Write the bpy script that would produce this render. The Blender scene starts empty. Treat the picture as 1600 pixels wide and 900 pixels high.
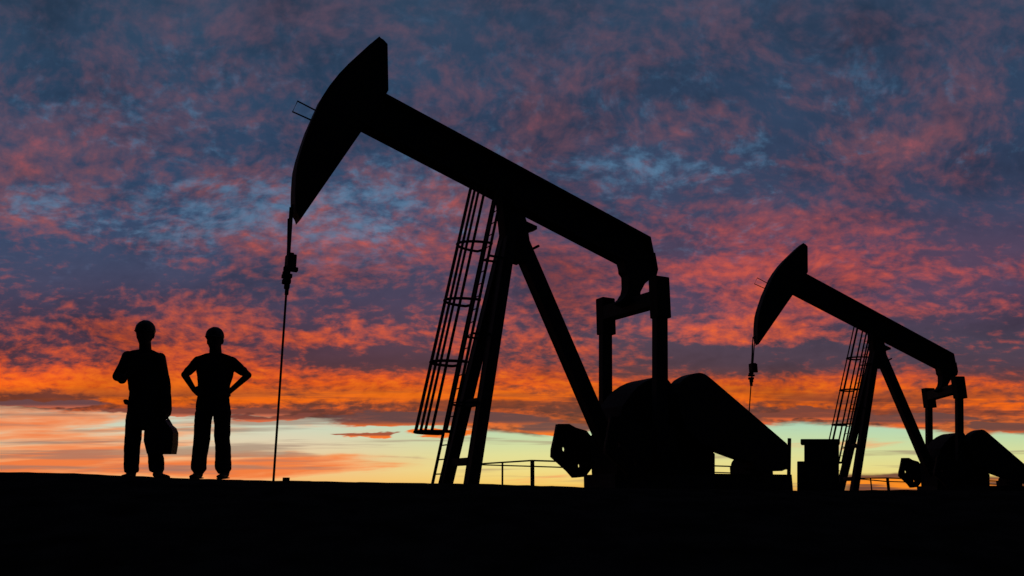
import bpy, bmesh, math, random
import numpy as np
from mathutils import Vector, Matrix
from mathutils.geometry import tessellate_polygon
random.seed(7)
S = bpy.context.scene
COL = S.collection

# ------------------------------------------------------------------ camera
FPX, HORIZ = 1264.0, 768.0                  # focal length and horizon row for a 1600 px wide picture
PITCH = math.atan((HORIZ - 450) / FPX)
EYE = Vector((0, 0, 1.0))                   # 1 m above the hollow the camera stands in
cam = bpy.data.cameras.new('camera'); cam_o = bpy.data.objects.new('camera', cam); COL.objects.link(cam_o)
cam.sensor_width = 36; cam.lens = 36 * FPX / 1600
cam.clip_start = .05; cam.clip_end = 20000
cam_o.location = EYE; cam_o.rotation_euler = (math.pi / 2 + PITCH, 0, 0)
S.camera = cam_o
S.view_settings.view_transform = 'Standard'; S.view_settings.look = 'None'
S.view_settings.gamma = 1; S.view_settings.exposure = 0; S.view_settings.use_curve_mapping = False

# ------------------------------------------------------------------ sky
SUN_AZ, SUN_EL = math.radians(4), math.radians(0.6)
S.cycles.diffuse_bounces = 1; S.cycles.max_bounces = 2
W = bpy.data.worlds.new('World'); S.world = W; W.use_nodes = True
W.cycles.sampling_method = 'MANUAL'; W.cycles.sample_map_resolution = 256
nt = W.node_tree; nt.nodes.clear()
def lin(c):
    return tuple(((v/255)/12.92 if v/255 <= .04045 else (((v/255)+.055)/1.055)**2.4) for v in c)
class N:                                     # tiny expression wrapper over shader nodes
    def __init__(s, sock): s.s = sock
    def __add__(a, b): return M('ADD', a, b)
    def __radd__(a, b): return M('ADD', b, a)
    def __sub__(a, b): return M('SUBTRACT', a, b)
    def __rsub__(a, b): return M('SUBTRACT', b, a)
    def __mul__(a, b): return M('MULTIPLY', a, b)
    def __rmul__(a, b): return M('MULTIPLY', b, a)
    def __truediv__(a, b): return M('DIVIDE', a, b)
    def __rtruediv__(a, b): return M("DIVIDE", b, a)
def put(node, i, v):
    if isinstance(v, N): node.id_data.links.new(v.s, node.inputs[i])
    else: node.inputs[i].default_value = v
def M(op, a, b=None, c=None):
    n = nt.nodes.new('ShaderNodeMath'); n.operation = op
    put(n, 0, a)
    if b is not None: put(n, 1, b)
    if c is not None: put(n, 2, c)
    return N(n.outputs[0])
def sat(a): return M('MINIMUM', M('MAXIMUM', a, 0.0), 1.0)
def sstep(a, lo, hi):
    n = nt.nodes.new('ShaderNodeMapRange'); n.interpolation_type = 'SMOOTHSTEP'
    put(n, 0, a); put(n, 1, float(lo)); put(n, 2, float(hi)); n.inputs[3].default_value = 0; n.inputs[4].default_value = 1
    return N(n.outputs[0])
def xyz(x, y, z):
    n = nt.nodes.new('ShaderNodeCombineXYZ'); put(n, 0, x); put(n, 1, y); put(n, 2, z); return N(n.outputs[0])
def noise(vec, scale, detail=5., rough=.55, dist=0., lac=2.0):
    n = nt.nodes.new('ShaderNodeTexNoise'); n.noise_dimensions = '3D'
    put(n, 'Vector', vec); put(n, 'Scale', float(scale)); put(n, 'Detail', float(detail)); put(n, 'Roughness', float(rough)); put(n, 'Distortion', float(dist)); put(n, 'Lacunarity', float(lac))
    return N(n.outputs[0])
def mix(f, a, b, mode='MIX'):
    n = nt.nodes.new('ShaderNodeMix'); n.data_type = 'RGBA'; n.blend_type = mode; n.clamp_factor = True
    put(n, 0, f)
    for i, v in ((6, a), (7, b)):
        if isinstance(v, N): nt.links.new(v.s, n.inputs[i])
        else: n.inputs[i].default_value = (*v, 1)
    return N(n.outputs[2])
def ramp(fac, stops):
    n = nt.nodes.new('ShaderNodeValToRGB'); put(n, 0, fac)
    e = n.color_ramp.elements
    stops = sorted(stops, key=lambda s: s[0])
    while len(e) < len(stops): e.new(.5)
    for k, (p, c) in enumerate(stops): e[k].position = p; e[k].color = (*lin(c), 1)
    return N(n.outputs[0])
def VV(y): return math.tan(PITCH + math.atan((450 - y) / FPX))       # slope of a sky direction
def AA(x, y): return (x - 800) / FPX / (math.cos(PITCH) - (450 - y) / FPX * math.sin(PITCH))
VM = .72
tc = nt.nodes.new('ShaderNodeTexCoord')
sp = nt.nodes.new('ShaderNodeSeparateXYZ'); nt.links.new(tc.outputs['Generated'], sp.inputs[0])
dx, dy, dz = N(sp.outputs[0]), N(sp.outputs[1]), N(sp.outputs[2])
yy = M('MAXIMUM', dy, .12)
A = dx / yy; V = dz / yy
zz = M('MAXIMUM', dz, 0.0) + .10
Px = A * (3.2 + .14 / (V + .12)); Py = M('LOGARITHM', M('MAXIMUM', V, 0.0) + .10, math.e) * -2.5                    # position on the flat cloud deck overhead
P = xyz(Px, Py, 0.0)
# slow warp of the cloud deck
w1 = noise(P, .9, 2, .5); w2 = noise(xyz(Px + 31.0, Py, 7.0), .9, 2, .5)
w3 = noise(xyz(Px + 11.0, Py, 3.0), 5.0, 2, .5); w4 = noise(xyz(Px, Py + 17.0, 5.0), 5.0, 2, .5)
Qx = Px + (w1 - .5) * .35 + (w3 - .5) * .05; Qy = Py + (w2 - .5) * .35 + (w4 - .5) * .05
# soft streaks run across the view, steeper to the left
Rx = Qx * .93 + Qy * .36; Ry = Qy * .93 - Qx * .36
nb = noise(xyz(Qx, Qy, 0.), 1.1, 3, .5)
nbig = noise(xyz(Qx * 1.05, Qy, 44.), 7.5, 5, .56)
high = sstep(V, .22, .52)
nm = noise(xyz(Rx * .9, Ry * 1.3, 2.), 3.6, 5, .58)
nf = noise(xyz(Qx, Qy * .9, 4.), 15.0, 4, .58)
nw = noise(xyz(Qx * .45, Qy * 1.0, 9.), 9.0, 5, .6)
jx = noise(xyz(A * 9.0, V * 30.0, 41.), 1., 4, .6); jy = noise(xyz(A * 9.0 + 20., V * 34.0, 51.), 1., 4, .6)
AJ = A + (jx - .5) * .13; VJ = V + (jy - .5) * (.016 + V * .16)
def blob(x, y, rx, ry, amt, soft=1.0):       # a soft local bank of cloud in the sky, given by its direction
    a0, v0 = AA(x, y), VV(y); ra = rx / FPX; rv = ry / FPX
    q = M('SQRT', M('POWER', M('ABSOLUTE', (AJ - a0) * (1 / ra)), 2.) + M('POWER', M('ABSOLUTE', (VJ - v0) * (1 / rv)), 2.))
    return (1.0 - sstep(q, 1 - .9 * soft, 1.0 + .3 * soft)) * amt
bias = ramp(V * (1 / VM), [(VV(y) / VM, (int(v),) * 3) for y, v in ((0, 108), (150, 114), (260, 118), (340, 116), (430, 114), (500, 118), (555, 114), (580, 150), (598, 194), (616, 204), (632, 150), (650, 120), (665, 150))])
BN = N(bias.s)
bw = nt.nodes.new('ShaderNodeRGBToBW'); nt.links.new(BN.s, bw.inputs[0])
bl = M('POWER', N(bw.outputs[0]), 1 / 2.2)
t = nb * .56 + nm * .50 + nf * (.60 - high * .20) + nbig * (high * .34) - .83 - high * .05 + (bl - .5) * .42
for b in ((680, 350, 170, 90, .11), (1180, 440, 200, 60, .11), (180, 585, 260, 50, .08), (560, 520, 190, 22, .10),
          (600, 565, 170, 26, -.20), (1200, 560, 190, 35, -.22), (1130, 520, 190, 22, .12), (60, 625, 110, 14, -.35), (60, 420, 260, 90, -.09), (330, 455, 150, 45, -.05),
          (1560, 250, 170, 170, -.08), (1060, 420, 90, 20, .05), (1100, 300, 140, 50, -.05), (260, 420, 160, 35, -.06),
          (1500, 590, 120, 30, -.05), (900, 60, 300, 80, -.03), (560, 620, 320, 10, .12), (800, 617, 180, 12, .1), (850, 560, 90, 60, .03),
          (1400, 400, 200, 90, .04), (400, 300, 150, 30, .07), (1120, 210, 130, 40, .07), (520, 480, 120, 40, -.06),
          (1420, 600, 160, 14, .06)):
    t = t + blob(*b)
t = t * (1.0 - sstep(V, .30, .66) * .02)
lit = sstep(t, -.12, .17)
shL = ramp(V * (1 / VM), [(VV(y) / VM, c) for y, c in ((0, (50, 71, 96)), (120, (46, 70, 98)), (220, (48, 70, 100)), (320, (54, 77, 110)), (400, (64, 74, 104)), (470, (70, 64, 90)), (530, (78, 56, 76)), (570, (84, 52, 64)), (600, (118, 58, 50)), (625, (130, 60, 40)), (645, (96, 58, 58)), (670, (110, 70, 62)))])
shR = ramp(V * (1 / VM), [(VV(y) / VM, c) for y, c in ((0, (51, 70, 96)), (120, (48, 68, 96)), (220, (50, 67, 96)), (320, (60, 69, 98)), (400, (88, 68, 94)), (470, (84, 66, 92)), (530, (74, 64, 84)), (570, (80, 62, 78)), (600, (118, 66, 66)), (625, (128, 66, 56)), (645, (98, 62, 62)), (670, (110, 70, 62)))])
liL = ramp(V * (1 / VM), [(VV(y) / VM, c) for y, c in ((0, (82, 75, 96)), (120, (96, 76, 96)), (220, (102, 78, 98)), (320, (130, 82, 94)), (400, (146, 80, 88)), (470, (176, 82, 76)), (530, (210, 84, 54)), (570, (220, 82, 44)), (600, (246, 92, 24)), (616, (252, 112, 14)), (632, (250, 104, 16)), (645, (226, 90, 34)), (670, (240, 120, 60)))])
liR = ramp(V * (1 / VM), [(VV(y) / VM, c) for y, c in ((0, (84, 75, 96)), (120, (98, 75, 94)), (220, (110, 76, 92)), (320, (124, 74, 90)), (400, (172, 76, 80)), (470, (180, 80, 80)), (530, (200, 84, 68)), (570, (180, 74, 60)), (598, (236, 90, 34)), (616, (250, 104, 18)), (632, (252, 104, 14)), (645, (236, 100, 36)), (670, (240, 120, 60)))])
side = sstep(A, -.35, .4)
sh = mix(side, shL, shR); li = mix(side, liL, liR)
sky = mix(lit, sh, li)
# hottest fringes
hot = sstep(t, .08, .30)
hotc = ramp(V * (1 / VM), [(VV(y) / VM, c) for y, c in ((0, (96, 78, 98)), (200, (146, 80, 92)), (330, (184, 88, 86)), (430, (222, 90, 68)), (500, (248, 102, 48)), (560, (252, 108, 34)), (606, (255, 120, 16)), (640, (252, 108, 24)))])
sky = mix(hot * .8, sky, hotc)
# pale blue breaks high up
pbn = noise(xyz(Qx * 1.0 + 5., Qy * 1.1, 21.), 4.6, 5, .58) * .45 + noise(xyz(Qx + 3., Qy, 61.), 13.0, 4, .6) * .55
pb = sstep(pbn + blob(420, 340, 360, 80, .17) + blob(1000, 265, 160, 80, .10) + blob(1170, 240, 40, 40, .12) + blob(200, 150, 260, 110, .05) + blob(60, 310, 130, 40, .10) + blob(1400, 110, 150, 60, .09) + blob(640, 260, 90, 90, .12) + blob(560, 410, 120, 40, .08) + blob(1450, 330, 200, 100, -.15), .52, .80)
pbw = ramp(V * (1 / VM), [(VV(y) / VM, (int(v),) * 3) for y, v in ((0, 150), (120, 220), (250, 240), (390, 225), (440, 150), (500, 0), (700, 0))])
pbc = ramp(V * (1 / VM), [(VV(y) / VM, c) for y, c in ((0, (66, 98, 130)), (250, (84, 124, 158)), (360, (100, 132, 164)), (430, (100, 108, 142)))])
sky = mix(pb * pbw, sky, pbc)
# thin horizontal bars of shade in the orange band
bars = noise(xyz(A * 3.2, V * 62.0, 3.0), 1.0, 4, .6)
bsel = sstep(V, VV(672), VV(640)) * (1.0 - sstep(V, VV(630), VV(596)))
sky = mix(sstep(bars, .44, .60) * bsel * .8, sky, lin((112, 56, 48)))
big = noise(xyz(Qx * .8, Qy * .9, 81.), 1.6, 4, .55) + (nf - .5) * .25
sky = mix(1.0, sky, ramp(big, [(.32, (200, 202, 208)), (.5, (236, 238, 241)), (.66, (255, 255, 255))]), 'MULTIPLY')
# clear strip under the cloud deck
edge_n = (noise(xyz(A * 6.0, V * 40.0, 1.0), 1.0, 5, .62) - .5) * .028 + (noise(xyz(A * 2.0, 0., 6.0), 1.0, 2, .5) - .5) * .012
Ap = ramp((A + .7) * (1 / 1.4), [((AA(x, 655) + .7) / 1.4, (int((y - 600) * 2.5),) * 3) for x, y in ((0, 636), (120, 644), (260, 652), (420, 654), (600, 658), (700, 672), (860, 682), (930, 676), (1180, 668), (1300, 660), (1420, 672), (1500, 682), (1560, 676), (1600, 678))])
bw2 = nt.nodes.new('ShaderNodeRGBToBW'); nt.links.new(Ap.s, bw2.inputs[0])
# ramp values were stored through the sRGB curve: undo it, then turn rows into slope
g1 = N(bw2.outputs[0])
g2 = M('SUBTRACT', M('MULTIPLY', M('POWER', g1, 1 / 2.4), 1.055), .055)
row = 600. + g2 * 102.
edgeV = (768. - row) * ((VV(640) - VV(700)) / 60.) - .0
gap = 1.0 - sstep(V + edge_n - edgeV, -.0035, .0035)
gL = ramp(V * 5., [(VV(y) * 5, c) for y, c in ((765, (246, 176, 104)), (750, (244, 190, 120)), (725, (232, 200, 150)), (695, (226, 206, 172)), (670, (206, 212, 186)), (650, (196, 204, 186)))])
gR = ramp(V * 5., [(VV(y) * 5, c) for y, c in ((767, (226, 160, 70)), (755, (236, 202, 106)), (735, (230, 216, 134)), (710, (216, 220, 152)), (685, (192, 216, 168)), (660, (172, 212, 184)))])
gp = mix(sstep(A, -.30, .02), gL, gR)
st = noise(xyz(A * 3.4 + V * 9.0, V * 46.0 - A * 3.0, 14.0), 1.0, 5, .58, .25)
st2 = noise(xyz(A * 2.6 - V * 6.0, V * 60.0 + A * 2.0, 24.0), 1.0, 4, .6, .2)
lw = 1.0 - sstep(A, -.36, -.10)              # the left third is streaky
lws = st + lw * .19 + blob(60, 715, 260, 28, .10) + blob(520, 722, 150, 15, .24) + blob(430, 738, 230, 12, .14) + blob(150, 735, 200, 20, .05) + blob(800, 700, 500, 30, -.10)
gp = mix(sstep(lws, .58, .76) * .8, gp, lin((247, 152, 92)))
gp = mix(sstep(lws, .70, .88) * .8, gp, lin((238, 112, 50)))
gp = mix(sat(blob(490, 722, 170, 14, 1.2, .9) * sstep(st2, .38, .58)) * .8, gp, lin((240, 126, 44)))
gp = mix(sstep(noise(xyz(A * 3. - V * 8., V * 80., 71.), 1., 4, .6) + lw * .07 + blob(330, 715, 200, 20, .08), .54, .68) * .65, gp, lin((142, 116, 104)))
gp = mix(sstep(st2 + lw * .06 + blob(620, 714, 100, 5, .22) + blob(330, 728, 110, 18, .10), .66, .84) * .6, gp, lin((150, 112, 104)))
# low bank at the right horizon
rb = blob(1400, 757, 240, 19, 1.0, .25)
rbn = noise(xyz(A * 5., V * 130., 33.), 1., 4, .6)
gp = mix(sat(rb * sstep(A, AA(1290, 757), AA(1335, 757))) * .95, gp, mix(sstep(rbn, .45, .58), lin((104, 62, 56)), lin((250, 138, 30))))
sky = mix(gap, sky, gp)
# dark ragged banks hanging in and above the clear strip
def bank(x, y, rx, ry, cd, cl, n=.5, soft=.5, seed=0.):
    global sky
    n *= 1.5; soft = min(1., soft * 1.5)
    q = blob(x, y, rx, ry, 1.0, soft)
    r = noise(xyz(A * 12. + seed, V * 110., seed), 1., 6, .72)
    m = sstep(q + (r - .5) * n, .35, .65)
    under = sstep(V, VV(y + ry * .95), VV(y + ry * .2)) + (r - .5) * .8
    sky = mix(m, sky, mix(sat(under), lin(cl), lin(cd)))
bank(700, 654, 215, 15, (92, 62, 66), (232, 106, 34), .7, .5, 3.)
bank(860, 668, 80, 12, (100, 70, 70), (240, 118, 40), .8, .5, 5.)
bank(570, 678, 62, 5, (150, 78, 60), (244, 116, 46), 1.0, .6, 9.)
bank(700, 679, 90, 7, (238, 112, 36), (246, 122, 44), .9, .6, 19.)
bank(1440, 655, 130, 12, (104, 66, 64), (240, 104, 40), .8, .5, 11.)
bank(1570, 668, 70, 12, (110, 68, 62), (244, 112, 44), 1.0, .5, 13.)
bank(1270, 648, 110, 10, (118, 62, 54), (236, 104, 50), .7, .5, 17.)
bank(80, 629, 130, 9, (104, 66, 70), (190, 96, 70), .7, .5, 23.)
bank(290, 643, 190, 8, (128, 66, 56), (206, 110, 80), .9, .6, 27.)
bank(420, 652, 120, 6, (120, 62, 56), (214, 104, 66), 1.0, .8, 31.)
bank(1100, 655, 150, 7, (112, 62, 58), (226, 100, 56), 1.0, .8, 37.)
# last: true clear-air scattering of a sun on the horizon, faint, and the night side behind the camera
nis = nt.nodes.new('ShaderNodeTexSky'); nis.sky_type = 'NISHITA'; nis.sun_disc = False
nis.sun_elevation = SUN_EL; nis.sun_rotation = SUN_AZ
sky = mix(.004, sky, N(nis.outputs[0]), 'ADD')
back = sstep(dy, -.15, .45)
sky = mix(back, lin((16, 22, 34)), sky)
below = sstep(dz, -.06, -.002)
sky = mix(below, (.004, .004, .004), sky)
bg = nt.nodes.new('ShaderNodeBackground'); nt.links.new(sky.s, bg.inputs[0]); bg.inputs[1].default_value = 1.0
wo = nt.nodes.new('ShaderNodeOutputWorld'); nt.links.new(bg.outputs[0], wo.inputs[0])

# the sun is just going under: a last weak grazing light from behind the clouds
sun = bpy.data.lights.new('sun', 'SUN'); sun.energy = .05; sun.angle = math.radians(2); sun.color = (1, .55, .3)
sun_o = bpy.data.objects.new('sun', sun); COL.objects.link(sun_o)
sdir = Vector((math.sin(SUN_AZ) * math.cos(SUN_EL), math.cos(SUN_AZ) * math.cos(SUN_EL), math.sin(SUN_EL)))
sun_o.rotation_euler = (-sdir).to_track_quat('-Z', 'Y').to_euler()

# ------------------------------------------------------------------ helpers
def material(name, col, rough=.8, var=.35, scale=6., bump=.0, spec=.15, metal=0.):
    m = bpy.data.materials.new(name); m.use_nodes = True
    t = m.node_tree; b = t.nodes['Principled BSDF']
    b.inputs['Roughness'].default_value = rough; b.inputs['Specular IOR Level'].default_value = spec; b.inputs['Metallic'].default_value = metal
    tcn = t.nodes.new('ShaderNodeTexCoord')
    n = t.nodes.new('ShaderNodeTexNoise'); n.inputs['Scale'].default_value = scale; n.inputs['Detail'].default_value = 6
    t.links.new(tcn.outputs['Object'], n.inputs['Vector'])
    r = t.nodes.new('ShaderNodeValToRGB')
    r.color_ramp.elements[0].position = .3; r.color_ramp.elements[1].position = .7
    r.color_ramp.elements[0].color = (*[c * (1 - var) for c in col], 1); r.color_ramp.elements[1].color = (*[c * (1 + var) for c in col], 1)
    t.links.new(n.outputs[0], r.inputs[0]); t.links.new(r.outputs[0], b.inputs['Base Color'])
    if bump:
        bp = t.nodes.new('ShaderNodeBump'); bp.inputs['Strength'].default_value = bump; bp.inputs['Distance'].default_value = .02
        t.links.new(n.outputs[0], bp.inputs['Height']); t.links.new(bp.outputs[0], b.inputs['Normal'])
    return m
MT = dict(
    steel=material('dark_painted_steel', (.022, .021, .02), .75),
    cable=material('greasy_steel', (.02, .02, .02), .6),
    cast=material('rough_cast_iron', (.02, .018, .016), .85, bump=.3),
    concrete=material('stained_concrete', (.05, .047, .043), .95, bump=.4),
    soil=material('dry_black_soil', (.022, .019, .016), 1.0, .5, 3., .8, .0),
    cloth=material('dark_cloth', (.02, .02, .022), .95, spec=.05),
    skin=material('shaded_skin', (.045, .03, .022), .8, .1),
    leather=material('dark_leather', (.02, .016, .014), .6),
    plastic=material('hat_plastic', (.03, .03, .03), .6),
)
def mesh_obj(name, bm, mat, parent=None, smooth=False):
    bmesh.ops.recalc_face_normals(bm, faces=bm.faces)
    me = bpy.data.meshes.new(name); bm.to_mesh(me); bm.free()
    if smooth: me.polygons.foreach_set('use_smooth', [True] * len(me.polygons))
    me.materials.append(MT[mat])
    o = bpy.data.objects.new(name, me); COL.objects.link(o); o.parent = parent
    return o
def thing(o, label, cat, group=None):
    o['label'] = label; o['category'] = cat
    if group: o['group'] = group
    return o
def empty(name, loc, rz=0.):
    o = bpy.data.objects.new(name, None); COL.objects.link(o); o.location = loc; o.rotation_euler = (0, 0, rz); o.empty_display_size = .3
    return o
def add_box(bm, p0, p1):
    vs = [bm.verts.new((x, y, z)) for x in (p0[0], p1[0]) for y in (p0[1], p1[1]) for z in (p0[2], p1[2])]
    for f in ((0, 1, 3, 2), (4, 6, 7, 5), (0, 4, 5, 1), (2, 3, 7, 6), (0, 2, 6, 4), (1, 5, 7, 3)): bm.faces.new([vs[i] for i in f])
def add_beam(bm, a, b, w, h, side=Vector((0, 1, 0)), w2=None, h2=None):
    """rectangular bar a->b, w across `side`, h across the third axis"""
    a, b = Vector(a), Vector(b); d = (b - a).normalized(); s = (side - d * side.dot(d)).normalized(); u = d.cross(s)
    r = []
    for p, ww, hh in ((a, w, h), (b, w2 or w, h2 or h)):
        r.append([bm.verts.new(p + s * (i * ww / 2) + u * (j * hh / 2)) for i, j in ((-1, -1), (1, -1), (1, 1), (-1, 1))])
    for k in range(4): bm.faces.new((r[0][k], r[0][(k + 1) % 4], r[1][(k + 1) % 4], r[1][k]))
    bm.faces.new(r[0][::-1]); bm.faces.new(r[1])
def add_tube(bm, pts, r, seg=10, closed=False, taper=None):
    pts = [Vector(p) for p in pts]; rings = []
    n = len(pts); prev = None
    for i, p in enumerate(pts):
        if closed: d = pts[(i + 1) % n] - pts[i - 1]
        else: d = pts[min(i + 1, n - 1)] - pts[max(i - 1, 0)]
        d.normalize()
        ref = prev if prev is not None else (Vector((0, 0, 1)) if abs(d.z) < .9 else Vector((1, 0, 0)))
        s = (ref - d * ref.dot(d)).normalized(); prev = s; u = d.cross(s)
        rr = r if taper is None else r * taper[i]
        rings.append([bm.verts.new(p + (s * math.cos(2 * math.pi * k / seg) + u * math.sin(2 * math.pi * k / seg)) * rr) for k in range(seg)])
    m = n if closed else n - 1
    for i in range(m):
        a, b = rings[i], rings[(i + 1) % n]
        for k in range(seg): bm.faces.new((a[k], a[(k + 1) % seg], b[(k + 1) % seg], b[k]))
    if not closed: bm.faces.new(rings[0][::-1]); bm.faces.new(rings[-1])
def add_prism(bm, prof, y0, y1):
    """prof: list of (x, z); extruded along local y"""
    a = [bm.verts.new((x, y0, z)) for x, z in prof]; b = [bm.verts.new((x, y1, z)) for x, z in prof]; n = len(prof)
    for k in range(n): bm.faces.new((a[k], a[(k + 1) % n], b[(k + 1) % n], b[k]))
    for i, j, k in tessellate_polygon([[Vector((x, z, 0)) for x, z in prof]]):
        bm.faces.new((a[i], a[j], a[k])); bm.faces.new((b[k], b[j], b[i]))
def holed_plate(name, prof, holes, y0, y1, mat, parent):
    """flat plate with round through-holes, from a 2D curve"""
    cu = bpy.data.curves.new('plate', 'CURVE'); cu.dimensions = '2D'; cu.fill_mode = 'BOTH'; cu.extrude = abs(y1 - y0) / 2
    loops = [prof] + [[(hx + hr * math.cos(a * math.pi / 6), hz + hr * math.sin(a * math.pi / 6)) for a in range(12)] for hx, hz, hr in holes]
    for lp in loops:
        s = cu.splines.new('POLY'); s.points.add(len(lp) - 1); s.use_cyclic_u = True
        for q, (x, z) in zip(s.points, lp): q.co = (x, z, 0, 1)
    tmp = bpy.data.objects.new('tmp', cu); COL.objects.link(tmp)
    me = bpy.data.meshes.new_from_object(tmp.evaluated_get(bpy.context.evaluated_depsgraph_get()))
    bpy.data.objects.remove(tmp)
    bm = bmesh.new(); bm.from_mesh(me)
    for v in bm.verts: v.co = Vector((v.co.x, (y0 + y1) / 2 - v.co.z, v.co.y))
    bmesh.ops.remove_doubles(bm, verts=bm.verts, dist=1e-4)
    return mesh_obj(name, bm, mat, parent)
def ray(px, py):
    u, v = (px - 800) / FPX, (450 - py) / FPX
    return Vector((u, math.cos(PITCH) - v * math.sin(PITCH), math.sin(PITCH) + v * math.cos(PITCH)))
def at_y(px, py, Y):
    d = ray(px, py); return EYE + d * (Y / d.y)

# ------------------------------------------------------------------ ground
HX = [(-60, .24), (-7, .205), (-5.45, .186), (-5.1, .188), (-4.75, .182), (-3.9, .152), (-2.6, .118), (-.75, .076), (.75, .042), (3.1, .012), (6, .0), (60, .0)]
def rim_h(X): return float(np.interp(X, [a for a, b in HX], [b for a, b in HX]))
def gz(X, Y):
    h = rim_h(X)
    if Y < 8.6: 
        k = max(0., min(1., (Y - 1.5) / 7.1)); k = k * k * (3 - 2 * k); z = -1.0 + (1.0 + h) * k
    else:
        far = min(1., (Y - 8.6) / 40.); z = h * (1 - far) - .03 * min(1., (Y - 8.6) / 3.)
    if Y > 60: z -= min(1.5, (Y - 60) * .002)
    n = math.sin(X * 3.1 + Y * 1.7) * .4 + math.sin(X * 7.3 - Y * 4.1 + 1) * .3 + math.sin(X * 17. + Y * 13.) * .3
    n += 1.6 * math.sin(X * 1.3 + 2.) * math.sin(Y * .9) + .9 * math.sin(X * 31. + Y * 7.) * math.sin(X * 5.3)
    return EYE.z + z + n * .0045 * (1 if Y < 40 else 0)
def ground():
    ys = list(np.arange(-6, 7, .5)) + list(np.arange(7, 11, .12)) + list(np.arange(11, 40, 1.)) + [45, 52, 60, 75, 100, 150, 250, 400, 700, 1200, 2500, 6000]
    xs = list(np.arange(-14, 14.01, .12))
    fan = [-6000, -2500, -1000, -400, -200, -100, -60, -40, -28, -20]
    xs = fan + xs + [-v for v in fan[::-1]]
    ys = [-3000, -800, -200, -60, -20] + ys
    bm = bmesh.new(); g = [[bm.verts.new((x, y, gz(x, y))) for x in xs] for y in ys]
    for j in range(len(ys) - 1):
        for i in range(len(xs) - 1): bm.faces.new((g[j][i], g[j][i + 1], g[j + 1][i + 1], g[j + 1][i]))
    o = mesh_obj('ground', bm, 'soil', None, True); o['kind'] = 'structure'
ground()

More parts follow.
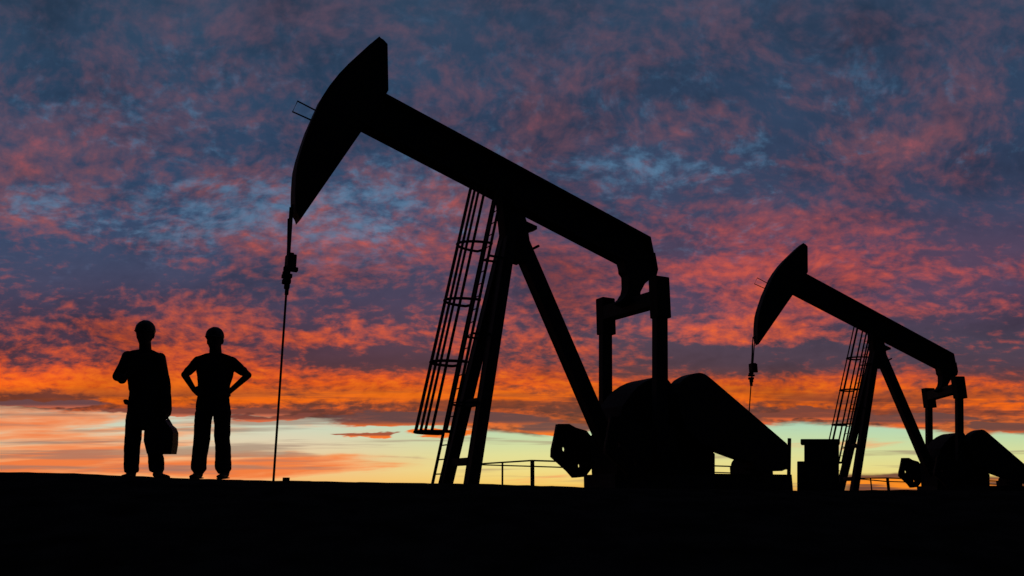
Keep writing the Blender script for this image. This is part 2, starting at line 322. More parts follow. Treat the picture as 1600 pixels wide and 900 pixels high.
# ------------------------------------------------------------------ pump jack
def pumpjack(mp, theta, Cpt, label, group, height_off):
    """mp: pixel map into the photo; theta: heading of the beam; Cpt: middle of the equaliser bar in the world"""
    c, s = math.cos(theta), math.sin(theta)
    ax = Vector((c, s, 0)); nn = Vector((s, -c, 0))          # toward the tail; toward the viewer's side
    O = Vector((Cpt.x, Cpt.y, 0)) - ax * 3.4; O.z = 0
    root = empty('pump_jack', O, theta)
    thing(root, label, 'oil pump', group)
    def L(px, py, off=0.):                                   # sight line -> local point in the machine plane at `off`
        d = ray(*mp(px, py)); t = ((O + nn * off - EYE).dot(nn)) / d.dot(nn); q = EYE + d * t - O
        return Vector((q.dot(ax), -off, q.z))
    def prof(pts): return [(lambda q: (q.x, q.z))(L(*p)) for p in pts]
    def part(name, bm, mat='steel', par=root, smooth=False): return mesh_obj(name, bm, mat, par, smooth)
    def B(): return bmesh.new()
    gl = EYE.z - .25                                         # bottom of everything that stands in the ground
    UP = Vector((0, 0, 1))
    # --- walking beam: rolled I section
    top = [(598, 143, .2), (1017, 370, .2)]; bot = [(968, 416, -.2), (552, 200, -.2)]
    tp = [L(*q) for q in top]; bp = [L(*q) for q in bot]
    ft = .07
    dirv = (tp[1] - tp[0]); dirv.y = 0; dirv.normalize(); nrm = Vector((-dirv.z, 0, dirv.x))
    if nrm.z < 0: nrm = -nrm
    t0, t1, b1, b0 = [(q.x, q.z) for q in (tp[0], tp[1], bp[0], bp[1])]
    end = L(1027, 420, .2); 
    bm = B()
    add_prism(bm, [t0, t1, (end.x, end.z), b1, b0], -.06, .06)
    def flange(p, q, sgn):
        off = (nrm.x * ft * sgn, nrm.z * ft * sgn)
        add_prism(bm, [p, q, (q[0] + off[0], q[1] + off[1]), (p[0] + off[0], p[1] + off[1])], -.2, .2)
    flange(t0, t1, -1); flange(b0, b1, 1)
    # end plate and web stiffeners
    add_prism(bm, [t1, (end.x, end.z), (end.x - .05, end.z), (t1[0] - .05, t1[1] - .05)], -.2, .2)
    for k in range(1, 8):
        f = k / 8; pa = (t0[0] + (t1[0] - t0[0]) * f, t0[1] + (t1[1] - t0[1]) * f - ft); pb_ = (b0[0] + (b1[0] - b0[0]) * f, b0[1] + (b1[1] - b0[1]) * f + ft)
        add_prism(bm, [(pa[0] - .012, pa[1]), (pa[0] + .012, pa[1]), (pb_[0] + .012, pb_[1]), (pb_[0] - .012, pb_[1])], -.185, .185)
    beam = part('walking_beam', bm)
    # --- horse head
    curve = [(588, 63.5), (571, 78), (555, 93), (538, 109), (523, 125), (508, 144), (496, 163), (484, 190), (476, 208), (470, 225), (461, 253), (457, 270), (455.5, 286), (454.5, 304), (454.3, 322), (456, 337)]
    face = prof([(x, y, -.17 + .17 * max(0., min(1., (150 - y) / 87.))) for x, y in curve])
    rest = prof([(462, 344, -.1), (469, 344, .17), (563, 208, .17), (590, 170, .17), (607, 141, .17), (604, 71, .1), (596, 66, .04)])
    bm = B(); add_prism(bm, face + rest, -.17, .17)
    head = part('horse_head', bm)
    bm = B()                                                  # rolled track plate on the curved face
    for k in range(len(face) - 1):
        p, q = Vector((face[k][0], 0, face[k][1])), Vector((face[k + 1][0], 0, face[k + 1][1])); d = (q - p).normalized(); m_ = Vector((d.z, 0, -d.x))
        if m_.x < 0: m_ = -m_
        add_prism(bm, [(p.x + m_.x * .002, p.z + m_.z * .002), (q.x + m_.x * .002, q.z + m_.z * .002), (q.x + m_.x * .05, q.z + m_.z * .05), (p.x + m_.x * .05, p.z + m_.z * .05)], -.2, .2)
    part('track_plate', bm, 'steel', head)
    bm = B()                                                  # bow of thin rod sticking out of the face
    add_tube(bm, [L(494, 173), L(465, 158), L(457, 174.5), L(487, 188)], .017, 8)
    part('cable_guard', bm, 'steel', head)
    # --- wirelines, carrier and polished rod
    pt = L(455.5, 322, 0)
    low = L(450.5, 402)
    for sgn in (-1, 1):
        bm = B(); add_tube(bm, [Vector((pt.x, sgn * .09, pt.z)), Vector((pt.x * .4 + low.x * .6, sgn * .075, pt.z * .4 + low.z * .6)), Vector((low.x, sgn * .07, low.z))], .022, 8)
        part('wireline', bm, 'cable')
    bm = B(); a, b = L(451.5, 342), L(449.5, 452); add_tube(bm, [a, b], .03, 10); part('rod_end', bm, 'cable')
    def lump(name, x0, y0, x1, y1, hw=.09, mat='cast'):
        p, q = L(x0, y1), L(x1, y0); bm = B(); add_box(bm, (p.x, -hw, p.z), (q.x, hw, q.z))
        bmesh.ops.bevel(bm, geom=list(bm.edges), offset=.012, segments=1, affect='EDGES'); return part(name, bm, mat)
    lump('carrier_bar', 446.5, 398, 457, 422, .16)
    lump('load_cell', 456, 399, 463, 419, .07)
    lump('carrier_pin', 443, 418.5, 465.5, 422.5, .05)
    lump('rod_clamp', 440.5, 429, 456, 434, .07)
    lump('rod_clamp', 442, 424, 453, 428, .07)
    lump('rod_clamp', 441, 437, 454, 443, .07)
    lump('clamp_sleeve', 444, 443, 452.5, 451, .05)
    lump('clamp_sleeve', 445, 451, 451, 461, .04)
    bm = B(); a, b = L(448.5, 440), L(426.8, 758); b.z = min(b.z, gl + .4); add_tube(bm, [a, b], .022, 10); part('polished_rod', bm, 'cable')
    # --- samson post
    def leg(p, q, w, h, name='leg'):
        bm = B(); d = (q - p).normalized(); q2 = p + d * ((gl - p.z) / d.z); add_beam(bm, p, q2, w, h)
        # flange edges so the leg reads as a rolled section
        for sg in (-1, 1):
            add_beam(bm, p + Vector((0, sg * (w / 2 + .008), 0)), q2 + Vector((0, sg * (w / 2 + .008), 0)), .016, h + .02)
        return part(name, bm)
    fa0, fa1 = L(802, 322, -.05), L(696.5, 755, -.57)
    nb0, nb1 = L(804, 322, .05), L(736.5, 755, .57)
    leg(fa0, fa1, .20, .22); leg(nb0, nb1, .20, .22)
    r0, r1 = L(805, 362, 0), L(936, 667, 0)
    leg(r0, r1, .24, .34)
    def on(a, b, py):                                         # point of a leg's axis at the height where row py meets it
        z = L(740, py, 0).z; f = (z - a.z) / (b.z - a.z); return a + (b - a) * f
    for py in (629, 722):
        bm = B(); add_beam(bm, on(fa0, fa1, py), on(nb0, nb1, py), .15, .15, UP); part('cross_brace', bm)
    bm = B(); add_prism(bm, prof([(776, 312, -.1), (779, 345, -.1), (787, 385, 0), (800, 408, 0), (812, 412, 0), (826, 380, .1), (822, 350, .1), (812, 318, .1), (800, 300, 0)]), -.16, .16)
    part('post_top', bm, 'cast')
    bm = B(); ctr = L(799, 322); add_tube(bm, [ctr + Vector((0, -.36, 0)), ctr + Vector((0, .36, 0))], .17, 18); part('saddle_bearing', bm, 'cast')
    bm = B(); add_prism(bm, prof([(816, 344, .1), (838, 354, .1), (838, 359, .1), (828, 362, .1), (820, 366, .1)]), -.14, .06); part('bearing_bolt', bm, 'cast')
    bm = B(); add_tube(bm, [L(830, 390, .15), L(842, 384, .15)], .03, 8); part('lifting_lug', bm, 'cast')
    # --- ladder with safety cage on the front legs
    la0, la1 = L(771, 312, -.2), L(675.5, 757, -.2)
    lb0, lb1 = Vector((la0.x, -.2, la0.z)), Vector((la1.x, -.2, la1.z))
    la0.y = la1.y = .2
    def dn(p, q): d = (q - p).normalized(); return p + d * ((gl - p.z) / d.z)
    bm = B(); add_beam(bm, la0, dn(la0, la1), .022, .06); add_beam(bm, lb0, dn(lb0, lb1), .022, .06)
    nr = int((la0.z - la1.z) / .3)
    for k in range(nr + 1):
        f = (k + .3) / (nr + 1); add_tube(bm, [la0 + (la1 - la0) * f, lb0 + (lb1 - lb0) * f], .013, 6)
    ladder = part('ladder', bm)
    def rail_at(z): f = (z - la0.z) / (la1.z - la0.z); return la0.x + (la1.x - la0.x) * f
    for py in (400, 524, 632):
        z = L(740, py, 0).z; x = rail_at(z)
        fx = (fa0 + (fa1 - fa0) * ((z - fa0.z) / (fa1.z - fa0.z)))
        for sg in (-1, 1):
            bm = bmesh.new(); add_beam(bm, Vector((x, .2 * sg, z)), Vector((fx.x, fx.y * sg, z)), .04, .05, UP); part('ladder_bracket', bm, 'steel', ladder)
    D, HW = .70, .36
    cage_bars = B(); NB = 7
    def hoop_pt(z, a, k=1.0):                                 # a from -1 (viewer's side) to 1, round the front of the ladder
        ang = a * math.pi / 2; return Vector((rail_at(z) - D * k * (.12 + .88 * math.cos(ang)) if abs(a) < 1 else rail_at(z), HW * math.sin(ang), z))
    zt, zb = L(741, 288, 0).z, L(690, 676, .0).z
    zh = [L(735, y, 0).z for y in (383, 473, 570)] + [zb]
    bars_a = (-.9, -.58, -.27, .05, .36, .7)
    for a in bars_a:
        p, q = hoop_pt(zt, a), hoop_pt(zb, a); add_beam(cage_bars, p, q, .055, .03, Vector((math.sin(a * 1.57), math.cos(a * 1.57), 0)))
    cage = part('safety_cage', cage_bars)
    for z in zh:
        bm = B(); pts = [Vector((rail_at(z), -.2, z)), Vector((rail_at(z) - .05, -HW * .98, z))] + [hoop_pt(z, -0.95 + 1.9 * k / 16) for k in range(17)] + [Vector((rail_at(z) - .05, HW * .98, z)), Vector((rail_at(z), .2, z))]
        add_tube(bm, pts, .031, 8); part('hoop', bm, 'steel', cage)
    # --- tail bearing, equaliser, pitman arms
    bm = B(); add_prism(bm, prof([(962, 409, -.15), (965.5, 421, -.15), (966, 428, -.15), (970.5, 434, -.15), (971, 452, -.15), (969, 461, -.15), (964, 469, -.15), (957, 475, -.15), (985, 482, 0), (1000, 470, .15), (1001, 456, .15), (1008, 443, .15), (1016, 436, .15), (1026, 431, .15), (1028.5, 421, .15), (1024, 395, .15), (990, 395, 0)]), -.15, .15)
    part('tail_bearing', bm, 'cast')
    Ef, En = L(945.5, 491, -1.1), L(1031, 466, 1.1)
    bm = B(); add_beam(bm, Ef, En, .34, .34, UP)
    mid = (Ef + En) / 2; add_beam(bm, mid + Vector((0, -.2, .05)), mid + Vector((0, .2, .05)), .3, .3, UP)
    part('equalizer_bar', bm)
    zpin = L(1000, 715, 0).z
    pins = []
    for off, xt, yt, hx0, hx1, xb, wpx in ((-1.1, 946, 493, 933.5, 959.5, 945.8, 19.5), (1.1, 1031, 468, 1018, 1043.5, 1031, 22)):
        tpp = L(xt, yt + 14, off); bt = L(xb, 700, off)
        wd = (L(xt + wpx / 2, yt + 30, off) - L(xt - wpx / 2, yt + 30, off)).x
        # the arm shows both its depth along the beam and its width across it
        wd = max(.12, wd - .09)
        bm = B(); bt2 = Vector((bt.x, bt.y, zpin)); add_beam(bm, Vector((tpp.x, tpp.y, tpp.z)), bt2, .17, wd); arm = part('pitman_arm', bm)
        y0 = 468 if off < 0 else 435.5; y1 = 522 if off < 0 else 496
        p, q = L(hx0 + 4, y1, off), L(hx1 - 4, y0, off); bm = B(); add_box(bm, (p.x, p.y - .16, p.z), (q.x, p.y + .16, q.z))
        bmesh.ops.bevel(bm, geom=list(bm.edges), offset=.015, segments=1, affect='EDGES')
        part('pin_block', bm, 'cast', arm)
        pins.append(bt2)
    # --- cranks with their counterweights
    shaft = L(990, 690, 0)
    wout = [(868, 663), (884, 663), (900, 668), (917, 673), (930, 690), (930, 725), (915, 745), (899, 746.5), (884, 736), (859.5, 714), (860, 702), (863, 689), (867, 669)]
    wp = prof([(x, y, -1.18 if x < 890 else -1.02) for x, y in wout])
    h1, h2 = L(880, 702, -1.1), L(904, 728, -1.1)
    holes = [(h1.x, h1.z, .072), (h2.x, h2.z, .066)]
    for sg in (-1, 1):
        yc = -sg * 1.1
        bm = B(); wc = Vector((sum(x for x, z in wp) / len(wp), 0, sum(z for x, z in wp) / len(wp)))
        pn = pins[0] if sg < 0 else pins[1]
        # crank web from the shaft through the pin boss, stopping behind the weight
        a = Vector((shaft.x, 0, shaft.z)); e = wc + (a - wc).normalized() * .35; d = (e - a).normalized(); u = Vector((-d.z, 0, d.x))
        add_prism(bm, [((a - d * .3 + u * .26).x, (a - d * .3 + u * .26).z), ((e + u * .22).x, (e + u * .22).z), ((e - u * .22).x, (e - u * .22).z), ((a - d * .3 - u * .26).x, (a - d * .3 - u * .26).z)], yc - .07, yc + .07)
        add_tube(bm, [Vector((a.x, yc - sg * .1, a.z)), Vector((a.x, -sg * .5, a.z))], .14, 14)
        pz = Vector((pn.x, yc, zpin)); add_tube(bm, [pz + Vector((0, -.16, 0)), pz + Vector((0, .16, 0))], .13, 12)
        cr = part('crank', bm, 'cast')
        holed_plate('counterweight', wp, holes, yc - .08, yc + .08, 'cast', cr)
    # --- gear reducer on its pedestal
    gp_ = prof([(926, 768, -.5), (922, 690, -.5), (934, 640, -.5), (950, 619, -.5), (958, 611, -.5), (968, 604, -.5), (979, 598.7, -.5), (989, 596, -.45), (1008, 594.7, -.2), (1030, 594, .2), (1046, 602, .4), (1060, 632, .5), (1080, 680, .5), (1117, 709, .5), (1117, 768, .5)])
    bm = B(); add_prism(bm, gp_, -.5, .5)
    gb = part('gear_reducer', bm, 'cast')
    bm = B(); c0 = Vector((shaft.x, -.5, shaft.z)); add_tube(bm, [c0 + Vector((0, -.06, 0)), c0 + Vector((0, 1.06, 0))], .3, 20); part('bearing_cap', bm, 'cast', gb)
    bm = B(); p, q = L(912, 742, -.62), L(1117, 742, .62); add_box(bm, (p.x, -.62, gl), (q.x, .62, L(1000, 742, 0).z)); part('concrete_base', bm, 'concrete')
    # --- belt guard
    lo, hi = .62, .98
    go = [(1046, 640, lo), (1043, 616, lo), (1047, 601, lo), (1053, 594.7, lo), (1060, 590.5, lo), (1067, 587.5, .66), (1075, 585.3, .70), (1083, 584.2, .76), (1090, 584.3, .82), (1097, 585.5, .88), (1104, 588.2, .93), (1110, 591.5, .96), (1116, 595.6, hi), (1229.5, 693, hi), (1231, 697, hi), (1231, 732, hi), (1222, 736, hi), (1166, 736, lo), (1159.5, 731, lo), (1159, 723, lo), (1119, 708.5, lo), (1080, 694, lo), (1056, 672, lo)]
    bm = B(); add_prism(bm, prof(go), -hi, -lo); bg_ = part('belt_guard', bm)
    # --- motor and its slide base
    m0, m1 = L(1165, 726, .5), L(1206, 726, .3)
    bm = B(); mp0, mp1 = L(1173, 745, .5), L(1207, 728, .5); add_box(bm, (mp0.x, -.5, mp0.z), (mp1.x, .2, mp1.z)); cz = m0.z - .04; add_tube(bm, [Vector((m0.x + .42, -.45, cz)), Vector((m0.x + .42, .25, cz))], .2, 20)
    for k in range(9): add_tube(bm, [Vector((m0.x + .42, -.42 + k * .08, cz)), Vector((m0.x + .42, -.40 + k * .08, cz))], .21, 20)
    part('motor', bm, 'cast')
    bm = B(); p, q = L(1117, 741, .6), L(1238, 741, .6); z1 = L(1200, 741, .6).z
    add_box(bm, (p.x - .3, -.6, gl), (q.x - .02, .3, z1)); part('motor_base', bm, 'steel')
    bm = B(); p, q = L(1233.5, 685, .9), L(1232.5, 745, .9); add_tube(bm, [p, q], .045, 10); part('vent_pipe', bm)
    # --- skid under the whole machine
    x0 = min(fa1.x, nb1.x) - .8; bm = B()
    for sg in (-1, 1): add_box(bm, (x0, sg * .55 - .1, gl - .02), (q.x + .3, sg * .55 + .1, EYE.z - .02))
    part('skid', bm)
    return root

C1 = Vector((2.877, 19.117, 0)); T1 = math.radians(28.2)
pump1 = pumpjack(lambda x, y: (x, y), T1, C1, 'large black pump jack nearest the camera, standing between the two men and the cabinet', 'pump jacks at the oil field', 0)
m2 = lambda x, y: (924.3 + .557 * x, 346.3 + .557 * y)
c2 = ray(*m2(987, 476)); c2 = c2 * (3.95 / c2.z)
T2 = math.radians(8.8)
pump2 = pumpjack(m2, T2, c2, 'smaller looking black pump jack farther off at the right, cut by the picture edge', 'pump jacks at the oil field', 0)

# ------------------------------------------------------------------ wellheads where the rods enter the ground
def wellhead(root_px, Y, label, vis):
    base = at_y(root_px, 768, Y); g = gz(base.x, Y)
    r = empty('wellhead', (base.x, Y, g)); thing(r, label, 'wellhead', 'wellheads under the pump rods')
    bm = bmesh.new(); add_tube(bm, [(0, 0, -.4), (0, 0, .02)], .12, 16); add_tube(bm, [(0, 0, -.02), (0, 0, .02)], .19, 16); mesh_obj('casing', bm, 'cast', r)
    bm = bmesh.new(); add_tube(bm, [(0, 0, -.05), (vis, 0, -.05)], .05, 10); mesh_obj('flow_line', bm, 'cast', r)
    bm = bmesh.new(); add_tube(bm, [(vis, 0, -.1), (vis, 0, .12)], .05, 10); add_tube(bm, [(vis, 0, .06), (vis, 0, .135)], .066, 10); mesh_obj('valve', bm, 'cast', r)
P1rod = at_y(427, 752, 15.25)
wellhead(427, 15.25, 'low wellhead with a small valve stub at the foot of the nearest rod', .22)

# ------------------------------------------------------------------ pipe railings
def railing(path, posts, label, r=.03):
    """path: list of (px, Y, top z above eye, mid z above eye)"""
    base = at_y(path[0][0], 768, path[0][1]); root = empty('pipe_railing', (base.x, base.y, gz(base.x, base.y)))
    thing(root, label, 'railing', 'pipe railings behind the pumps')
    O = root.location
    def P(px, Y, z): q = at_y(px, 760, Y); return Vector((q.x, q.y, EYE.z + z)) - O
    for k, nm in ((2, 'top_rail'), (3, 'middle_rail')):
        bm = bmesh.new(); add_tube(bm, [P(p[0], p[1], p[k]) for p in path], r if k == 2 else r * .8, 8); mesh_obj(nm, bm, 'steel', root)
    for px, Y, z, rr in posts:
        bm = bmesh.new(); a = P(px, Y, z); add_tube(bm, [a, Vector((a.x, a.y, -.3))], rr, 8); mesh_obj('post', bm, 'steel', root)
railing([(749, 29, .94, .91), (831, 26, .945, .767), (1140, 32, .945, .70), (1236, 35.5, .93, .66)],
        [(785, 27.6, .94, .032), (832, 26, .96, .065), (960, 28.4, .94, .05), (1060, 30.3, .94, .05), (1175, 33.2, .94, .04)],
        'thin pipe railing behind the nearest pump jack, seen under its belt guard', .026)
def q2(px): return 924.3 + .557 * px
railing([(q2(749), 66, 1.02, .98), (q2(831), 60, .95, .70), (q2(1140), 74, .90, .62), (q2(1236), 82, .9, .6)],
        [(1361.5, 63, .98, .055), (1388, 60, .97, .11), (q2(960), 66, .9, .1), (q2(1060), 70, .9, .1), (q2(1175), 76, .9, .1)],
        'thin pipe railing behind the farther pump jack at the right', .05)

# ------------------------------------------------------------------ control cabinet
def cabinet():
    Y = 24.; az = math.atan2(480 / FPX, 1.03)
    c0 = at_y(1284, 768, Y); root = empty('control_cabinet', (c0.x, c0.y, gz(c0.x, c0.y)), -az)
    thing(root, 'tall black control cabinet with overhanging lid left of the far pump', 'cabinet')
    ux = Vector((math.cos(az), -math.sin(az), 0)); nv = Vector((math.sin(az), math.cos(az), 0)); O = root.location
    def Lc(px, py):
        d = ray(px, py); t = (O - EYE).dot(nv) / d.dot(nv); q = EYE + d * t - O; return q.dot(ux), q.z
    def bx(name, x0, y0, x1, y1, d0, d1, par=root, bev=.012):
        bm = bmesh.new(); add_prism(bm, [Lc(x0, y1), Lc(x1, y1), Lc(x1, y0), Lc(x0, y0)], d0, d1)
        bmesh.ops.bevel(bm, geom=list(bm.edges), offset=bev, segments=2, affect='EDGES'); return mesh_obj(name, bm, 'steel', par)
    body = bx('body', 1256.5, 692, 1311, 776, 0, .8)
    bx('lid', 1250.8, 686, 1312.5, 693.5, -.05, .85)
    low = bx('side_box', 1245.3, 720.5, 1258, 776, .1, .7)
    dr = bx('door', 1260, 698, 1308, 764, -.03, -.002, body, .004)
    bx('handle', 1302, 726, 1304, 736, -.07, -.032, dr, .004)
cabinet()

# ------------------------------------------------------------------ people
PXM = 9.55 / 1264 * 1.01
def hull_bm(bm, a, ra, b=None, rb=None):
    """closed convex piece spanning two ellipsoids"""
    pts = []
    for c, r in ((a, ra), (b, rb)):
        if c is None: continue
        if not isinstance(r, (tuple, list)): r = (r, r, r)
        for i in range(1, 8):
            ph = math.pi * i / 8
            for k in range(12):
                th = 2 * math.pi * k / 12; pts.append(Vector(c) + Vector((r[0] * math.sin(ph) * math.cos(th), r[1] * math.sin(ph) * math.sin(th), r[2] * math.cos(ph))))
        pts += [Vector(c) + Vector((0, 0, r[2])), Vector(c) - Vector((0, 0, r[2]))]
    tmp = bmesh.new(); vs = [tmp.verts.new(p) for p in pts]
    res = bmesh.ops.convex_hull(tmp, input=vs)
    bad = [v for v in tmp.verts if not v.link_faces]
    bmesh.ops.delete(tmp, geom=bad, context='VERTS')
    bmesh.ops.recalc_face_normals(tmp, faces=tmp.faces)
    me = bpy.data.meshes.new('t'); tmp.to_mesh(me); tmp.free(); bm.from_mesh(me); bpy.data.meshes.remove(me)
def fuse(name, bm, voxel, mat, parent, smooth=4):
    me = bpy.data.meshes.new('raw'); bm.to_mesh(me); bm.free()
    t = bpy.data.objects.new('raw', me); COL.objects.link(t)
    r = t.modifiers.new('r', 'REMESH'); r.mode = 'VOXEL'; r.voxel_size = voxel
    s_ = t.modifiers.new('s', 'SMOOTH'); s_.iterations = smooth; s_.factor = .5
    if mat == 'cloth':
        tx = bpy.data.textures.new('folds', 'CLOUDS'); tx.noise_scale = .14
        d_ = t.modifiers.new('d', 'DISPLACE'); d_.texture = tx; d_.strength = .026; d_.mid_level = .5
    dg = bpy.context.evaluated_depsgraph_get(); out = bpy.data.meshes.new_from_object(t.evaluated_get(dg)); out.name = name
    bpy.data.objects.remove(t); bpy.data.meshes.remove(me)
    out.polygons.foreach_set('use_smooth', [True] * len(out.polygons)); out.materials.clear(); out.materials.append(MT[mat])
    o = bpy.data.objects.new(name, out); COL.objects.link(o); o.parent = parent; return o
def person(Y, base_px, label, kind):
    b0 = at_y(base_px, 748, Y); root = empty('person', (b0.x, Y, b0.z)); thing(root, label, 'person')
    O = root.location
    def J(px, py, d=0.): q = at_y(px, py, Y); return Vector((q.x, d, q.z - O.z)) - Vector((O.x, 0, 0))
    k = PXM
    def H(bm, a, ra, b=None, rb=None):
        sc = lambda r: tuple(v * k for v in r) if isinstance(r, tuple) else r * k
        hull_bm(bm, a, sc(ra), b, sc(rb) if rb is not None else None)
    def hand(bm, wrist, d, palm_n, thumb, curl=.5, L=11.0):
        """palm plus four unequal curled fingers and a side thumb; d along the hand, palm_n out of the palm side, thumb toward the thumb"""
        d = d.normalized(); th = thumb.normalized(); pn = palm_n.normalized()
        kn = wrist + d * (L * k)
        for j in range(4):
            o = th * ((1.5 - j) * 2.5 * k)
            H(bm, wrist + o * .6, 2.0, kn + o, 1.7)
        for j, ln in enumerate((9.0, 10.2, 9.4, 7.4)):
            p = kn + th * ((1.5 - j) * 2.75 * k); dd = d.copy()
            for s_i, frac in enumerate((.45, .32, .23)):
                dd = (dd + pn * curl * (.45 + .5 * s_i)).normalized(); q = p + dd * (ln * frac * k)
                H(bm, p, 1.30 - .12 * s_i, q, 1.18 - .12 * s_i); p = q
        p = wrist + d * 3 * k + th * 4.2 * k; dd = (d * .7 + th * .8 + pn * .3).normalized()
        for ln, r0, r1 in ((5.0, 1.9, 1.6), (4.0, 1.5, 1.3), (3.2, 1.3, 1.1)):
            q = p + dd * ln * k; H(bm, p, r0, q, r1); p = q; dd = (dd + pn * .35 + d * .25).normalized()
    def head(bm, cx, top, w, chin):
        # skull, jaw, brow, nose, ears, lips: eyes sit half way up
        cy = top + (chin - top) * .5
        H(bm, J(cx, cy - 5, .02), (w * .46, w * .56, (chin - top) * .37), J(cx, cy - 1, -.01), (w * .44, w * .52, (chin - top) * .34))
        H(bm, J(cx, cy + 4, -.01), (w * .42, w * .44, 9), J(cx, chin - 4, -.045), (w * .24, w * .24, 3.6))
        H(bm, J(cx, cy + 1, -.115), (1.1, 1.2, 1.2), J(cx, cy + 7, -.14), (1.9, 2.0, 1.4))
        H(bm, J(cx - 5, cy - 2, -.1), (2.8, 1.5, 1.1), J(cx + 5, cy - 2, -.1), (2.8, 1.5, 1.1))
        H(bm, J(cx - 2.6, cy + 11, -.118), (1.6, 1.3, .8), J(cx + 2.6, cy + 11, -.118), (1.6, 1.3, .8))
        for sg in (-1, 1):
            H(bm, J(cx + sg * w * .455, cy + 1, .01), (1.2, 2.2, 3.6), J(cx + sg * w * .44, cy + 5, .0), (1.0, 1.6, 2.0))
    def hat(cx, top, w, brim_y):
        bm = bmesh.new()
        H(bm, J(cx, top + w * .5, .0), (w * .5, w * .6, w * .5), J(cx, brim_y - 2, .0), (w * .51, w * .62, 2))
        H(bm, J(cx, top + 7.5, .08), (1.8, 2, 6.6), J(cx, top + 7.5, -.06), (1.8, 2, 6.6))          # crown ridge
        o = fuse('hard_hat', bm, .006, 'plastic', root, 3)
        bm = bmesh.new(); H(bm, J(cx, brim_y, -.02), (w * .515, w * .66, 1.6), J(cx, brim_y + .8, -.10), (w * .34, w * .50, 1.1)); fuse('brim', bm, .005, 'plastic', o, 2)
    def shoe(ax_, ay, tx, ty, d0, d1):
        bm = bmesh.new()
        H(bm, J(ax_, ay - 7, d0 + .02), (7.6, 7.6, 4), J(ax_, ay + 3, d0 - .02), (7.0, 7.4, 4.2))
        H(bm, J(ax_, ay + 3.5, d0), (6.2, 7, 4.2), J(tx, ty, d1), (6.0, 6.5, 3.2))
        o = fuse('shoe', bm, .008, 'leather', root, 3)
        bm = bmesh.new(); H(bm, J(ax_, ay + 7.6, d0 + .04), (6.2, 6.5, 1.2), J(tx, ty + 3.2, d1 - .01), (6.0, 6.8, 1.2)); fuse('sole', bm, .008, 'leather', o, 1)
    if kind == 0:
        bm = bmesh.new(); head(bm, 227, 503, 28.5, 542)
        H(bm, J(226, 530, .01), (8.8, 8.2, 6), J(226, 549, .02), (9.5, 9, 6))
        H(bm, J(226, 560, .01), (25, 13, 11), J(226, 600, .0), (18, 13, 14)); H(bm, J(226, 600), (18, 13, 14), J(224, 640), (20, 14, 12))
        H(bm, J(200, 556, .0), (9, 9, 8), J(186, 589, -.03), (6, 6.3, 6.5)); H(bm, J(186, 589, -.03), 6, J(205, 597, -.20), 4)
        H(bm, J(250, 559, .0), (8.5, 9, 8), J(260, 600, .0), (6, 6.3, 6)); H(bm, J(260, 600, .0), 6, J(262, 637, -.04), 4)
        hand(bm, J(205, 597, -.20), J(217, 590, -.26) - J(205, 597, -.20), Vector((.2, .9, .1)), Vector((0, -.1, 1)), .35)
        hand(bm, J(262, 637, -.04), J(263.5, 652, -.05) - J(262, 637, -.04), Vector((-1, 0, 0)), Vector((0, -1, 0)), .75)
        H(bm, J(212, 640), (11, 12, 12), J(206, 690, -.01), (8, 9, 8)); H(bm, J(206, 690, -.01), (8, 9, 8), J(205, 738, .02), (5, 5.5, 6))
        H(bm, J(238, 640), (11, 12, 12), J(240, 690, -.01), (8, 9, 8)); H(bm, J(240, 690, -.01), (8, 9, 8), J(245, 738, .02), (5, 5.5, 6))
        H(bm, J(205, 738, .02), (5, 6, 5), J(204, 745, -.1), (5, 6, 2.4)); H(bm, J(245, 738, .02), (5, 6, 5), J(254, 745, -.08), (5, 6, 2.4))
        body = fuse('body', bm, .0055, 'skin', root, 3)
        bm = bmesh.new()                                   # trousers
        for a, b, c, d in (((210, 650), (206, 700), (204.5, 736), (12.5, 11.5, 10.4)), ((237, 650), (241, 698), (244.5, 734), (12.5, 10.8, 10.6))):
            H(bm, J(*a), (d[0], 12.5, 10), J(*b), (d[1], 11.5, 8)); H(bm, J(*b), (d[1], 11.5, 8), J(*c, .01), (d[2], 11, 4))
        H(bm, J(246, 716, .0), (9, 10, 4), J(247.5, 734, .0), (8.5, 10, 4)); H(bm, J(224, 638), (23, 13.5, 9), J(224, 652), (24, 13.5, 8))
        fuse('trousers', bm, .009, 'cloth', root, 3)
        bm = bmesh.new()                                   # long work coat
        H(bm, J(224, 555, .0), (12, 10, 5.5), J(222, 575, .0), (31, 16.5, 12)); H(bm, J(204, 558), (8, 9, 8), J(245, 560), (8, 9, 8))
        H(bm, J(224, 575), (29, 16.5, 14), J(227, 612), (24, 16.5, 14)); H(bm, J(227, 612), (24, 16.5, 14), J(224, 640), (25, 16.5, 10))
        H(bm, J(224, 640), (25, 16.5, 12), J(223.5, 668.5), (27, 17.5, 3.6))
        H(bm, J(201, 559), (9.5, 10.5, 9), J(186.5, 588, -.03), (8, 9, 8)); H(bm, J(186.5, 588, -.03), (8, 9, 8.5), J(202, 596.5, -.18), (6.5, 6.8, 6.5))
        H(bm, J(246, 561), (8.5, 10.5, 9), J(258.5, 600), (8.2, 9, 8)); H(bm, J(233, 549, .02), (5, 7, 4), J(247, 557), (6, 9, 6)); H(bm, J(219, 549, .02), (5, 7, 4), J(203, 555), (6, 9, 6)); H(bm, J(258.5, 600), (8.2, 9, 8), J(260.5, 634, -.03), (7.6, 7.5, 5)); H(bm, J(260.5, 634, -.03), (7.6, 7.5, 5), J(260, 646, -.04), (6.2, 6.4, 3))
        H(bm, J(250, 600, .05), (14, 9, 10), J(250, 640, .05), (16, 9, 18))
        H(bm, J(226, 547, .02), (10.5, 10, 3), J(226, 552, .02), (12, 11, 3))
        coat = fuse('coat', bm, .008, 'cloth', root, 3)
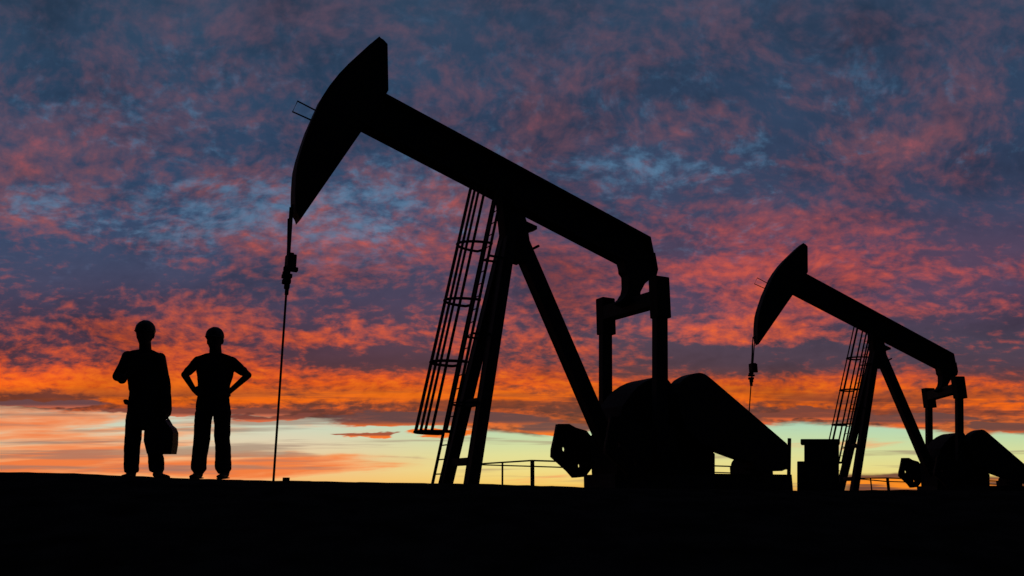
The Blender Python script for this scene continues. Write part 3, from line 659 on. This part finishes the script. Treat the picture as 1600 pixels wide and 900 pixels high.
        bm = bmesh.new(); H(bm, J(199.5, 627, -.05), (3.2, 6, 2.5), J(201, 631, -.05), (2.2, 6, 2)); fuse('pocket_flap', bm, .006, 'cloth', coat, 1)
        hat(227.2, 500, 29.2, 519)
        shoe(204.5, 739, 203, 745, 0.02, -.13); shoe(246, 739, 263, 745.6, 0.02, -.06)
        # case in the hand
        q = J(262, 652, -.05)
        case = empty('carrying_case', (O.x + J(258, 692).x, Y - .05, O.z + J(258, 710).z)); thing(case, 'black carrying case held in the left man\'s hand by its handle', 'bag')
        def K(px, py, d=0.): return Vector((O.x, Y, O.z)) + J(px, py, d) - case.location
        bm = bmesh.new(); pr = [K(x, y) for x, y in ((236, 672), (250, 662), (259, 656), (267, 657), (271.5, 665), (277, 669.5), (280, 677), (279.5, 695), (277, 710), (240, 710), (235, 690))]
        add_prism(bm, [(p.x, p.z) for p in pr], -.13, .03)
        bmesh.ops.bevel(bm, geom=[e for e in bm.edges if abs(e.verts[0].co.y - e.verts[1].co.y) < .01 and len(e.link_faces) == 2 and e.calc_face_angle(0) > .5], offset=.012, segments=2, affect='EDGES')
        mesh_obj('case_body', bm, 'leather', case)
        bm = bmesh.new(); add_tube(bm, [K(252, 667, -.05), K(253, 658, -.05), K(258, 653.5, -.05), K(264, 654, -.05), K(267, 658, -.05), K(268, 668, -.05)], .013, 10); mesh_obj('handle', bm, 'leather', case)
    else:
        bm = bmesh.new(); head(bm, 336, 514, 26.5, 549)
        H(bm, J(336, 538, .01), (8.8, 8.2, 6), J(336, 556, .02), (10, 9, 5))
        H(bm, J(336, 568, .01), (25, 13, 10), J(335, 605), (19, 13, 12)); H(bm, J(335, 605), (19, 13, 12), J(333, 640), (21, 14, 10))
        for sx, ex, ey, wx, wy in ((309, 286, 584.5, 306, 609), (361, 385.5, 585.5, 363, 612)):
            sg = 1 if sx < 336 else -1
            H(bm, J(sx, 565), (8, 8.5, 7.5), J(ex, ey, .05), (5.4, 5.6, 5.4)); H(bm, J(ex, ey, .05), (5.6, 5.6, 5.4), J(wx, wy, -.07), 3.9)
            hand(bm, J(wx, wy, -.07), J(wx + sg * 9, wy + 6, -.10) - J(wx, wy, -.07), Vector((0, 1, 0)), Vector((sg * .5, 0, .9)), .12)
        H(bm, J(319, 640), (11, 12, 12), J(314.5, 690, -.01), (8, 9, 8)); H(bm, J(314.5, 690, -.01), (8, 9, 8), J(309.5, 738, .02), (5, 5.5, 6))
        H(bm, J(347.5, 640), (11, 12, 12), J(348, 690, -.01), (8, 9, 8)); H(bm, J(348, 690, -.01), (8, 9, 8), J(350, 738, .02), (5, 5.5, 6))
        H(bm, J(309.5, 738, .02), (5, 6, 5), J(308, 745, -.1), (5, 6, 2.4)); H(bm, J(350, 738, .02), (5, 6, 5), J(351, 745, -.1), (5, 6, 2.4))
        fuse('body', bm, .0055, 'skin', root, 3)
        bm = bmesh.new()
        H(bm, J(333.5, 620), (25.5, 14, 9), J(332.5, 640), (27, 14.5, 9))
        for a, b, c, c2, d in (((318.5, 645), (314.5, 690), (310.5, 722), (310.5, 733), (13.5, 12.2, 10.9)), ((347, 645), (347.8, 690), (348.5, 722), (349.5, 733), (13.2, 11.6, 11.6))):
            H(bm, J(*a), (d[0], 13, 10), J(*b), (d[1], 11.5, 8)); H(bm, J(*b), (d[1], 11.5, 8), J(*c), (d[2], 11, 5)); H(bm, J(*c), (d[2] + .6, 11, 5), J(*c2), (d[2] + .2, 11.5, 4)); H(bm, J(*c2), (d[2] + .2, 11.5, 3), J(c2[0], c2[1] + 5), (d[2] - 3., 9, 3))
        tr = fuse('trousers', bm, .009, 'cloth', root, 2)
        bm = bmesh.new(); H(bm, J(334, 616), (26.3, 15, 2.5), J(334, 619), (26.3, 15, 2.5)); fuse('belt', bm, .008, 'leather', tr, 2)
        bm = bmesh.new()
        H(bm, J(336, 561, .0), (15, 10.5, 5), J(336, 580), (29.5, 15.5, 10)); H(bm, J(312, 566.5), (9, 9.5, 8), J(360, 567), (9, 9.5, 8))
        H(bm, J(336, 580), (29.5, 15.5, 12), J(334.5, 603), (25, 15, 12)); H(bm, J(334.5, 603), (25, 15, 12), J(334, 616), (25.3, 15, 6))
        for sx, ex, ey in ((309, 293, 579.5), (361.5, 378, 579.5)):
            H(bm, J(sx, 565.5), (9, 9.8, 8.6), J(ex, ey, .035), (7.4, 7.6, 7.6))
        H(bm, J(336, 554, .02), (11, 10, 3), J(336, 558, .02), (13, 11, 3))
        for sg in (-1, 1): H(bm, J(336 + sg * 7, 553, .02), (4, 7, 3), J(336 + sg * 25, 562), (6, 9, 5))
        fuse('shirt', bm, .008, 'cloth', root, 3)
        hat(335.8, 510.5, 27.6, 528)
        shoe(309.5, 739, 308.5, 745, .02, -.13); shoe(350.5, 739, 350.5, 745, .02, -.13)
person(9.55, 225, 'left of the two men, in a long coat with one arm bent across the chest', 0)
person(9.55, 333, 'right of the two men, standing with both hands on the hips', 1)
